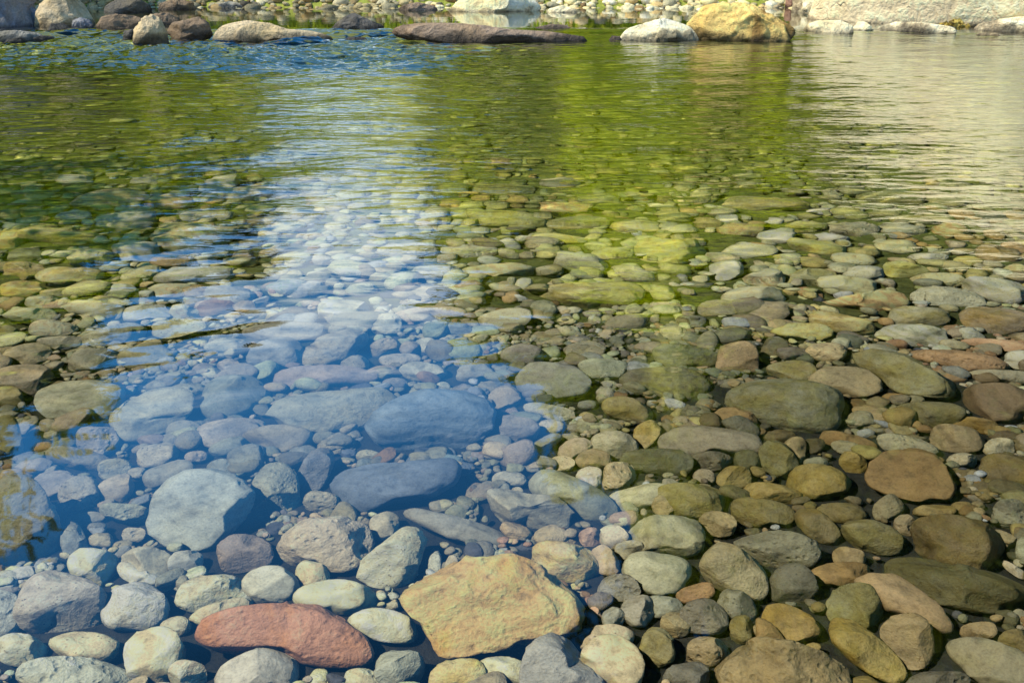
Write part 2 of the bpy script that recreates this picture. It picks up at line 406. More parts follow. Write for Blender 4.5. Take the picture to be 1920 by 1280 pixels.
# (cx, cy, width, height, tilt), colour, label or None, anchor phrase or None, polygon or None, extras
HERO = [
 ([(272,985),(285,930),(310,898),(345,879),(400,875),(448,892),(480,925),(470,962),(436,1000),(395,1030),(350,1038),(308,1024),(278,1003)],'lg','big pale grey faceted cobble standing highest among the blue-tinted stones','the big pale faceted cobble',dict(rgb=(.58,.51,.37),facets=9,soft=.9,level=5)),
 ([(365,1195),(370,1160),(430,1138),(520,1127),(600,1132),(650,1160),(690,1200),(704,1235),(682,1253),(600,1250),(520,1240),(440,1230),(385,1215)],'rd','long brick-red rock with a rough pinkish top','the long red rock',dict(rgb=(.66,.31,.16),m='q',facets=8,soft=.9,level=5,fine=.02)),
 ([(748,1123),(762,1100),(820,1070),(870,1042),(930,1042),(960,1033),(1000,1050),(1050,1085),(1090,1120),(1102,1155),(1085,1188),(1040,1200),(960,1215),(880,1230),(828,1233),(812,1205),(790,1168),(752,1142)],'yl','largest yellow-tan rock with a broad bumpy top','the largest yellow rock',dict(rgb=(.78,.49,.165),m='q',fine=.05,mid=.03,facets=9,soft=.85,level=5)),
 ([(973,1290),(977,1235),(1000,1197),(1035,1183),(1065,1195),(1100,1235),(1138,1285),(1130,1330),(985,1330)],'pg','dark purple-grey pyramid-shaped stone in front of the largest yellow rock','the dark pyramid stone',dict(facets=8,soft=.95,level=5)),
 ([(683,800),(700,770),(750,742),(800,726),(870,732),(920,750),(933,778),(920,810),(880,840),(800,856),(740,850),(700,830)],'bg','large smooth blue-grey cobble crossed by thin white veins','the large veined cobble',dict(facets=5,soft=.6,level=5,m='v',rgb=(.27,.29,.29),lift=.75)),
 ([(615,908),(640,880),(700,868),(790,862),(850,856),(869,875),(860,905),(820,930),(740,950),(680,966),(636,952)],'dg','long dark slate-blue slab with a flat pale upper edge','the long dark slab',dict(rgb=(.21,.215,.21),facets=8,soft=.9,level=5)),
 ([(498,778),(515,748),(570,735),(650,728),(720,726),(750,745),(745,780),(690,805),(600,815),(530,808)],'lg','long pale oblong cobble touching the large veined cobble','the long pale oblong cobble',dict(lift=.3,facets=5,level=5)),
 ([(1621,895),(1632,865),(1660,845),(1720,838),(1755,850),(1782,885),(1798,920),(1782,941),(1720,941),(1660,927),(1630,912)],'orr','smooth flat rust-orange cobble with a rounded front edge','the rust-orange cobble',dict(facets=6,soft=.9,level=5,m='s')),
 ((1476,761,216,108,-6),'g','largest rounded grey-brown cobble with an ochre lower flank','the large rounded brown cobble',dict(facets=4,soft=.6,level=5,m='a')),
 ([(1593,662),(1640,652),(1700,663),(1740,688),(1790,715),(1808,745),(1780,758),(1720,751),(1680,740),(1650,708),(1610,688)],'gn','sloping grey-green wedge-shaped stone with a narrow raised end','the sloping green wedge',dict(facets=8,soft=.9)),
 ([(1687,662),(1720,654),(1800,655),(1870,668),(1901,690),(1880,700),(1800,697),(1720,682)],'orr','long thin orange-brown slab lying level beside the green wedge','the long orange slab',dict(facets=8,soft=.9)),
 ([(1532,573),(1560,558),(1610,549),(1670,541),(1702,553),(1712,570),(1680,581),(1620,589),(1570,586)],'yl','bright yellow layered slab with dark splits along its length','the yellow layered slab',dict(facets=9,soft=.95,m='f')),
 ([(1325,1262),(1360,1225),(1420,1192),(1480,1198),(1550,1222),(1588,1250),(1604,1290),(1580,1330),(1350,1330)],'tn','broad cream-and-tan blotched rock cut by the lower edge of the picture','the broad blotched rock',dict(facets=9,level=5,fine=.03)),
 ([(1550,1170),(1565,1155),(1600,1160),(1650,1195),(1690,1235),(1704,1265),(1690,1285),(1650,1275),(1600,1245),(1560,1205)],'yo','long ochre finger-shaped stone slanting down beside the broad blotched rock','the ochre finger stone',dict(facets=8)),
 ((1795,1098,310,84,-12),'do','long nearly black shadowed rock beneath the brown ribbed cobble','the long black rock',dict(facets=7,level=5)),
 ((1795,1022,190,112,-12),'br','large brown ribbed cobble with faint pale streaks','the brown ribbed cobble',dict(facets=7,level=5,m='a',fine=.02)),
 ((22,990,190,190,25),'g','large gold-and-grey blotched boulder cut by the left edge of the picture','the gold-blotched boulder',dict(facets=7,level=5,fine=.03,m='a')),
 ((438,745,140,84,5),'bg','broad smooth blue-grey stone between two pale long cobbles','the smooth blue-grey stone',dict(facets=6,m='s')),
 ([(278,445),(300,430),(350,425),(410,424),(439,434),(430,455),(390,472),(330,476),(295,465)],'tn','flat cream stone with an orange-tan front edge under rippled water','the cream slab under ripples',dict(facets=9)),
 ((318,379,94,30,-3),'orr','orange oval cobble lying alone among grey stones under deeper water','the deep orange oval',{}),
 ((460,364,172,28,3),'lg','long light grey slab half hidden by streaked sky reflection','the long light slab',{}),
 ((955,461,40,32,0),'wh','small round white stone, brightest in the green water','the small round white stone',{}),
 ((1253,470,126,48,0),'yg','chunky pale yellow-green block in the lime-coloured water','the yellow-green block',dict(facets=8)),
 ((955,413,148,30,-6),'yg','long pale yellowish stone just behind the small round white stone','the long yellowish stone',{}),
 ((1062,394,98,28,0),'orr','brown-orange lump amid green stones under lime-coloured water','the brown-orange lump',{}),
 ((1390,433,76,28,-2),'orr','small orange-tan oval among pale cobbles at the edge of deep water','the orange-tan oval',{}),
 ((1437,384,162,28,0),'ol','broad low olive stone at the edge of the dark deep water','the broad olive stone',{}),
 ((1384,676,84,70,0),'orr','squarish orange-brown block wedged behind the large rounded brown cobble','the squarish orange block',dict(facets=7,soft=.95)),
 ((1872,757,134,84,-5),'br','dark brown smooth boulder cut by the right edge of the picture','the dark brown boulder',dict(m='s')),
 ((1866,545,134,46,-10),'wh','rough white stone with grey pits, whitest of the right bank shallows','the rough white stone',dict(fine=.03)),
 ((1413,557,126,44,3),'cr','smooth pale cream oval cobble in the green shallows','the pale cream oval',dict(m='s')),
 ((45,712,112,64,-5),'cr','pale stone with broken branch reflections at the left edge of the picture','the pale left-edge stone',{}),
 ([(912,935),(914,914),(955,916),(990,924),(1050,930),(1077,958),(1072,988),(1040,1006),(990,1000),(940,980),(922,958)],'g','speckled grey stone with a dark pitted right end','the speckled grey stone',dict(fine=.03,level=5)),
 ([(745,962),(775,950),(860,968),(905,982),(950,1000),(979,1020),(950,1034),(900,1031),(840,1008),(790,986)],'g','long tilted grey-brown flake with a bright upper edge','the long tilted flake',dict(facets=9,soft=.95,thick=.5)),
 ([(665,1082),(680,1045),(728,1008),(758,984),(790,988),(801,1015),(787,1060),(780,1090),(745,1113),(700,1106)],'cr','upright cream-green pitted stone leaning beside the largest yellow rock','the upright cream stone',dict(fine=.03)),
 ([(513,1025),(530,1000),(570,971),(640,966),(690,983),(706,1020),(690,1060),(640,1074),(560,1069),(528,1050)],'cr','rounded cream stone with a shaded hollow on its right side','the rounded cream stone',dict(facets=7,level=5)),
 ([(1592,1090),(1630,1073),(1680,1075),(1712,1095),(1760,1130),(1791,1175),(1775,1191),(1740,1176),(1700,1156),(1660,1145),(1630,1112)],'tn','arched pale tan rock with a rough hollow underside','the arched tan rock',dict(facets=8)),
 ((1035,716,136,78,-4),'bg','rounded pale blue-grey cobble crossed by a brown ripple line','the rippled blue cobble',dict(m='s')),
 ((285,775,178,84,22),'lg','smooth pale cobble tilted up toward its right end','the tilted smooth cobble',dict(m='s',level=5)),
 ((152,753,164,82,4),'lg','smooth flat-topped pale cobble beside the tilted smooth cobble','the flat-topped pale cobble',dict(m='s')),
]
T = '''
518 928 98 120 0 lg;602 942 66 46 0 lg;112 1134 176 120 -8 g;253 1139 126 96 -5 lg;176 1064 104 76 -20 cr;275 1060 98 74 0 pk;270 1083 112 42 -20 lg
402 1115 148 76 5 cr;505 1097 104 74 10 g;585 1080 64 62 0 tn;632 1120 168 66 -5 cr;415 1147 120 42 12 tn;40 1218 104 62 -5 cr;160 1213 140 60 -3 tn
288 1232 122 110 28 cr;327 1176 66 38 10 lg;145 1268 224 76 -5 g;352 1268 76 66 0 cr;484 1265 156 108 15 g;8 1150 74 96 0 bg;138 1016 52 78 20 bg
190 1012 50 28 0 tn;238 962 100 40 -8 lg;157 974 76 28 10 lg;250 1003 46 30 0 lg;458 1038 102 78 5 mr;348 1058 70 54 0 bg;150 926 82 70 30 lg;216 918 76 54 25 lg
721 985 60 50 20 cr;1076 932 196 72 -25 g;970 923 26 22 0 cr;1198 932 124 44 8 lg;1246 946 50 52 40 tn;1060 1054 130 82 -15 yo;1107 1009 44 44 0 rd
1151 1008 58 48 0 cr;1180 1030 56 36 12 pk;1134 1051 50 62 30 tn;1230 1074 128 82 -10 lg;1250 1008 148 86 -4 g;1161 1103 82 54 -5 pg;1196 1145 68 60 0 g
1243 1138 78 44 0 g;1113 1156 32 36 0 rd;1150 1160 46 46 0 g;1134 1196 108 52 8 tn;1150 1245 124 104 -25 cr;749 1256 94 82 0 pg;862 1270 118 70 0 yo
945 1262 112 64 0 cr;720 1173 138 62 -8 cr;676 1280 78 54 0 cr;965 1222 52 30 0 br;1267 1172 62 52 0 tn;1232 1216 72 78 0 ol;814 1056 32 52 0 g
1448 928 124 44 -6 yo;1428 962 118 58 -5 ol;1536 989 114 50 -38 ol;1573 962 108 40 2 ol;1638 1008 120 66 -14 gn;1533 904 124 68 -6 yo;1347 982 70 50 -18 tn
1458 1032 160 78 -5 g;1377 1074 140 92 -26 cr;1486 1096 92 84 0 dg;1578 1076 118 48 5 orr;1591 1045 62 42 0 tn;1604 1138 104 96 0 gn;1482 1170 124 68 -14 yo
1702 1201 106 102 0 tn;1325 1222 86 56 0 tn;1320 1157 92 70 0 pg;1382 1135 82 54 -25 g;1390 1181 46 56 0 ol;1430 1180 42 28 0 tn;1305 1112 78 34 15 orr
1665 953 58 48 35 pk;1697 985 46 40 0 pk;1752 958 88 24 0 yo;1896 965 72 62 0 g;1880 1010 56 30 -20 pk;1835 1183 74 36 5 tn;1872 1248 196 92 -20 g
1903 1206 64 54 0 ol;1902 1068 52 18 -35 wh;1762 1284 134 54 0 dg;1288 1270 88 62 0 dg;430 810 142 52 8 lg;525 822 132 56 0 pk;185 826 94 58 -5 lg
150 860 132 40 -10 pk;295 854 84 46 10 lg;214 879 66 44 0 lg;368 856 46 22 0 pk;430 838 76 38 8 g;318 891 98 52 12 g;420 880 74 38 0 bg;592 882 58 92 -30 bg
565 852 62 32 15 bg;178 676 108 48 8 lg;52 662 92 42 8 cr;15 750 62 52 0 yo;12 835 66 108 0 ol;425 650 84 34 0 lg;518 664 112 56 8 bg;625 654 136 60 25 lg
430 685 46 30 0 lg;438 703 42 20 0 lg;515 700 44 16 0 lg;605 708 198 50 3 pk;535 625 164 38 3 bg;340 619 106 44 -3 cr;212 628 134 40 12 lg;180 583 120 34 -2 cr
276 588 92 34 0 lg;345 588 62 32 0 cr;80 566 72 26 0 cr;60 594 118 34 -2 tn;98 616 98 32 0 cr;14 626 44 34 0 ol;120 641 102 26 0 lg;232 655 58 18 -5 cr
30 892 66 28 0 tn;96 906 82 50 15 lg;960 808 98 64 0 g;1030 772 98 30 -12 lg;1026 800 62 28 0 lg;1080 843 68 44 5 pk;1055 869 48 30 0 cr;1020 832 76 24 28 g
1000 866 84 24 0 pk;955 898 66 30 0 lg;1105 896 52 42 0 lg;1160 895 64 60 0 tn;1153 834 90 54 -5 pk;1233 867 140 54 -5 do;1213 813 58 44 40 yo;1176 768 98 48 -12 ol
1133 692 98 42 0 g;1097 657 82 32 0 pk;890 700 70 40 3 lg;981 668 82 48 -10 bg;792 696 88 40 -3 lg;750 674 76 26 0 lg;665 681 58 32 0 lg;797 646 42 30 0 lg
834 644 30 26 0 lg;857 620 78 30 -5 bg;727 612 56 48 0 lg;720 651 62 34 20 pk;645 585 98 52 0 wh;946 600 104 40 5 lg;946 746 62 48 0 pk;830 726 32 20 0 lg
740 720 56 24 5 bg;805 590 134 24 3 pk;692 856 52 26 0 cr;1585 717 134 64 -3 tn;1713 631 136 46 -2 lg;1741 778 142 50 0 gn;1637 775 74 32 -8 tn;1793 823 102 56 -8 tn
1832 797 92 30 -8 yo;1873 839 64 36 5 wh;1803 864 60 30 0 wh;1893 886 128 68 -5 ol;1700 836 114 42 -10 lg;1601 870 58 44 -30 yo;1590 828 118 30 -12 orr;1587 839 60 26 -10 lg
1331 831 192 64 -3 g;1331 864 88 38 0 pg;1401 868 52 54 0 do;1458 866 74 82 15 gn;1462 820 64 30 0 br;1490 847 46 58 0 tn;1525 836 42 32 0 do;1530 870 52 28 0 g
1377 895 66 44 0 yo;1320 893 44 26 0 pk;1297 938 138 64 -5 ol;1376 785 94 42 -3 orr;1250 718 168 64 -5 do;1285 670 132 48 -5 do;1486 696 102 40 0 ol;1550 660 78 42 -5 tn
1452 655 54 48 0 do;1505 622 120 32 -3 yg;1576 608 134 42 -8 yo;1722 596 114 46 0 gn;1866 602 134 50 0 br;1828 582 32 16 0 wh;1350 580 82 32 0 gn;1868 645 132 22 -5 orr
1906 676 48 42 0 wh;1880 706 134 28 -3 g;1435 522 78 38 0 cr;1362 506 68 32 0 wh;1590 534 112 38 -5 cr;1618 513 78 26 0 g;1600 488 82 32 -5 tn;1405 472 102 34 2 cr
1365 412 44 16 0 wh;1456 444 72 28 0 lg;1450 415 40 14 0 lg;1512 425 92 22 2 yg;1600 433 94 28 0 g;1690 432 92 26 0 g;1556 447 66 20 -4 wh;1530 463 108 30 -8 yg
1780 432 68 28 0 orr;1715 412 94 18 0 gn;1536 395 52 14 0 wh;1670 371 132 30 0 gn;1700 508 92 36 -8 yg;1760 526 112 30 0 cr;1815 491 54 24 0 yo;1740 484 82 20 0 g
1870 476 84 32 -5 br;1902 510 52 30 0 orr;1780 558 144 38 -8 g;1682 462 84 28 0 tn;1520 520 104 30 0 gn;986 447 42 14 0 g;880 472 108 28 0 lg;765 470 112 28 0 lg
1090 494 108 38 -5 g;1150 473 78 22 0 yg;1086 420 112 26 0 gn;1060 449 128 22 -5 yg;1195 426 88 24 0 yg;938 509 136 30 0 tn;815 511 112 28 0 lg;1110 556 200 58 0 ol
1222 548 92 30 -5 yg;945 355 122 22 0 gn;1050 340 78 20 0 g;1120 376 84 20 0 gn;982 536 38 26 0 cr;940 304 42 12 0 orr;204 374 138 36 8 tn;412 344 88 26 12 lg
235 413 122 36 8 g;138 406 68 22 5 lg;178 486 108 36 0 cr;256 474 88 42 -5 lg;300 496 88 20 3 tn;20 450 58 48 0 yo;50 481 68 32 0 do;115 444 164 36 -4 ol
45 508 94 30 0 br;130 517 134 38 0 ol;40 541 84 38 0 yo;115 550 78 24 0 ol;320 545 84 26 0 cr;370 518 174 38 0 bg;140 338 72 22 0 lg;280 340 58 22 0 lg
405 319 78 14 0 lg;60 366 82 24 0 yg;66 400 54 18 0 yg;20 402 42 22 0 gn;365 405 54 20 0 lg;400 408 80 20 4 lg;386 486 44 22 0 lg;480 566 62 18 22 wh;225 546 76 22 0 bg
'''
items = []
for poly, ck, lab, anc, ex in HERO:
    spec = (0, 0, 0, 0, 0, poly) if isinstance(poly, list) else poly
    O = outline_fn(spec)
    items.append(dict(spec=spec, c=ck, label=lab, anc=anc, ex=dict(ex), px=((O[:, 0].max() + O[:, 0].min()) / 2, (O[:, 1].max() + O[:, 1].min()) / 2), w=np.ptp(O[:, 0]), h=np.ptp(O[:, 1])))
anchors = [i for i in items]
for s in T.replace('\n', ';').split(';'):
    f = s.split()
    if len(f) != 6: continue
    cx, cy, w, h, rot = map(float, f[:5])
    items.append(dict(spec=(cx, cy, w, h, rot), c=f[5], label=None, anc=None, ex={}, px=(cx, cy), w=w, h=h))

def say_size(i):
    a = math.sqrt(i['w'] * i['h']) * 1.0 / ((i['px'][1] + 150) / 1000)
    return 'tiny' if a < 38 else 'small' if a < 56 else 'medium' if a < 84 else 'large'
def say_shape(i):
    k = i['w'] / i['h']
    return 'upright' if k < .85 else 'rounded' if k < 1.35 else 'oval' if k < 2.1 else 'long' if k < 3.2 else 'long flat'
def say_dir(a, b):
    dx, dy = b['px'][0] - a['px'][0], (b['px'][1] - a['px'][1]) * 1.5
    hx_ = 'to the left of' if dx < 0 else 'to the right of'
    if abs(dx) > 2.2 * abs(dy): return hx_
    if abs(dy) > 2.2 * abs(dx): return 'behind' if dy < 0 else 'in front of'
    return ('behind and ' if dy < 0 else 'in front and ') + hx_
used = {i['label'] for i in items if i['label']}
for i in items:
    if i['label']: continue
    near = sorted(anchors, key=lambda a: math.hypot(a['px'][0] - i['px'][0], (a['px'][1] - i['px'][1]) * 1.3))
    done = False
    for extra in ('', 'another '):
        for a in near[:4]:
            dist = math.hypot(a['px'][0] - i['px'][0], a['px'][1] - i['px'][1])
            gap = dist - (a['w'] + i['w']) / 2
            opts = [f"{say_size(i)} {WORD[i['c']]} {say_shape(i)} stone {say_dir(a, i)} {a['anc']}"]
            opts.append(f"{say_size(i)} {WORD[i['c']]} {say_shape(i)} stone {'close ' if gap < 30 else 'farther off '}{say_dir(a, i)} {a['anc']}")
            for t in opts:
                if t not in used and len(t.split()) <= 16: i['label'] = t; used.add(t); done = True; break
            if done: break
        if done: break
    if not i['label']:
        i['label'] = f"{say_size(i)} {WORD[i['c']]} {say_shape(i)} stone between {near[0]['anc'][4:]} and {near[1]['anc'][4:]}"; used.add(i['label'])

rgc = np.random.default_rng(3)
# big stones first so their tops enter the height field first
for i in items:
    ex = i['ex']; mk = ex.pop('m', None)
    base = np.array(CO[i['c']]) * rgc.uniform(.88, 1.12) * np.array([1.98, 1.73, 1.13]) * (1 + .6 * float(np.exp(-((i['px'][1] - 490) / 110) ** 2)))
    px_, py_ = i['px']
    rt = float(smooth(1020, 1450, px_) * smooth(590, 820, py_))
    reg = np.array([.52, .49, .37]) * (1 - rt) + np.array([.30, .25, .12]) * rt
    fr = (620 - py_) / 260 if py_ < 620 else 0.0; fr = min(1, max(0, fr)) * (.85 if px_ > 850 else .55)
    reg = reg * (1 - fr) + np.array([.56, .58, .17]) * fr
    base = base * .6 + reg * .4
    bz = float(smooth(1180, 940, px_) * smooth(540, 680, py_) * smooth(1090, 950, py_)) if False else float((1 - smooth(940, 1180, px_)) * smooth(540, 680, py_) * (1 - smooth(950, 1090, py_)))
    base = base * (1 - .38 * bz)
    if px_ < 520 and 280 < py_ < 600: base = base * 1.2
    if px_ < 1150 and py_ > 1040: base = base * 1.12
    base = base * (1 - .36 * rt)  # tree shade over the lower-right stones, put into their colour
    if 'rgb' in ex: base = np.array(ex.pop('rgb'))
    base = base * min(1.0, .86 / base.max())
    base = base * (1 + rgc.normal(size=3) * .03)
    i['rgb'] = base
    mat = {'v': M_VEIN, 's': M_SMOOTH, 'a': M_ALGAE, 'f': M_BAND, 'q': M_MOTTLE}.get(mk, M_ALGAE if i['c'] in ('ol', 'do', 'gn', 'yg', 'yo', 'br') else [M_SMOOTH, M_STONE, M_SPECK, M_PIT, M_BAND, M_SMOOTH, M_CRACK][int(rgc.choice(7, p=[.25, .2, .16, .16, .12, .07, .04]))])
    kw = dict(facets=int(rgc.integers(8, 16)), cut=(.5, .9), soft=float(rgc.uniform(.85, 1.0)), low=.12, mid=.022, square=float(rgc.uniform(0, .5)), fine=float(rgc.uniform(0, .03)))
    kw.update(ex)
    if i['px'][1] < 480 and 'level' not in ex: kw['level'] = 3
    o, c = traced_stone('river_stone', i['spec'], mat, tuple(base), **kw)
    i['pos'] = c
    tag(o, i['label'], 'stone', 'stones lying on the river bed')

# ------------------------------------------------------------------ pebbles filling the bed (nobody could count them)
shapes = {3: [stone_shape(3, np.random.default_rng(100 + k), facets=7, low=.1, mid=.012, square=.25)[0] for k in range(14)],
          2: [stone_shape(2, np.random.default_rng(200 + k), facets=5, low=.1, mid=.0, square=.2)[0] for k in range(10)]}
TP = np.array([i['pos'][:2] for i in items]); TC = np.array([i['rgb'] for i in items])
PV, PF, PC = [], [], []; nv = 0
def add_pebble(c, axes, rotz, tilt, lvl, rgb):
    global nv
    P = shapes[lvl][RNG.integers(len(shapes[lvl]))] * np.array(axes)[None]
    ct, st = math.cos(tilt), math.sin(tilt)
    P = np.stack([P[:, 0] * ct + P[:, 2] * st, P[:, 1], -P[:, 0] * st + P[:, 2] * ct], 1)
    cz, sz = math.cos(rotz), math.sin(rotz)
    P = np.stack([P[:, 0] * cz - P[:, 1] * sz, P[:, 0] * sz + P[:, 1] * cz, P[:, 2]], 1) + np.array(c)
    PV.append(P); PF.append(ICO[lvl][1] + nv); PC.append(np.tile(np.array([*rgb, 1.0]), (len(P), 1))); nv += len(P)

def try_pebble(x, y, a):
    if y > 5 and RNG.random() < (y - 5) / 3.4: return False
    b = a * RNG.uniform(.6, .9); cc = a * RNG.uniform(.38, .65)
    r = math.sqrt(a * b)
    ix, iy, k = int((x - HX0) / CELL), int((y - HY0) / CELL), max(1, int(r * .75 / CELL))
    if ix - k < 1 or iy - k < 1 or ix + k >= hnx - 1 or iy + k >= hny - 1: return False
    patch = HF[iy - k:iy + k + 1, ix - k:ix + k + 1]; bb = HB[iy, ix]
    m_ = float(patch.mean())
    if m_ - bb > .028 + .25 * cc or float((patch - bb > .07).mean()) > .18: return False
    z = m_ + cc * .45
    if y < 3.3 and z + cc > .0: z = min(z, -.005)
    d = np.hypot(TP[:, 0] - x, TP[:, 1] - y); j = np.argsort(d)[:5]; j = RNG.choice(j)
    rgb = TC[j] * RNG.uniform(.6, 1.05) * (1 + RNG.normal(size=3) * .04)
    if y < 5 and RNG.random() < .1: rgb = np.array([CO['lg'], CO['wh'], CO['tn'], CO['dg'], CO['orr']][RNG.integers(5)]) * RNG.uniform(.7, 1)
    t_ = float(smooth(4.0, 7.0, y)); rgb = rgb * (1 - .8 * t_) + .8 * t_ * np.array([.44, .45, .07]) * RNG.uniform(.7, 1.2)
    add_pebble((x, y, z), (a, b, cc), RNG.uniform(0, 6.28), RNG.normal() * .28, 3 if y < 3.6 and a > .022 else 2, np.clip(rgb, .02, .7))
    yy, xx = np.mgrid[-k:k + 1, -k:k + 1]
    dome = z + cc * np.sqrt(np.clip(1 - (xx ** 2 + yy ** 2) / (k * k + 1.), 0, 1)) - .1 * cc
    sub = HF[iy - k:iy + k + 1, ix - k:ix + k + 1]
    np.maximum(sub, np.where(xx ** 2 + yy ** 2 <= k * k, dome, -9), out=sub)
    return True

def scatter(n, y0, y1, a0, a1, power=1.0):
    for _ in range(n):
        y = y0 + (y1 - y0) * RNG.random() ** power
        x = RNG.uniform(-1, 1) * (.62 * y + .95)
        try_pebble(x, y, RNG.uniform(a0, a1))
scatter(850, 3.0, 8.4, .06, .11)
scatter(2000, 2.0, 8.4, .045, .07)
scatter(1900, 1.0, 3.2, .03, .05)
scatter(5600, 2.6, 8.4, .028, .045)
scatter(7500, 1.0, 3.8, .018, .03)
scatter(13500, 1.0, 3.6, .010, .018)
scatter(7500, 1.0, 2.6, .008, .013)
# far part of the bed, seen only as texture through the rippled surface
for _ in range(1100):
    y = RNG.uniform(8.0, 12.6); x = RNG.uniform(-1, 1) * (.62 * y + .3); a = RNG.uniform(.05, .14)
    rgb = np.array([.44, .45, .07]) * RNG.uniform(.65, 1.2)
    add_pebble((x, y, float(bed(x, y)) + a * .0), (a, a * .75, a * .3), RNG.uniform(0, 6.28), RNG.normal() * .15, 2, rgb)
def flush(name, mat, label, kind='stuff'):
    global PV, PF, PC, nv
    o = mesh_obj(name, np.concatenate(PV), np.concatenate(PF), mat)
    ca = o.data.color_attributes.new('Col', 'FLOAT_COLOR', 'POINT')
    ca.data.foreach_set('color', np.concatenate(PC).astype(np.float32).ravel())
    tag(o, label, kind=kind); PV, PF, PC, nv = [], [], [], 0
    return o
flush('pebbles', M_GRAVEL, 'small mixed pebbles filling the river bed between the stones')

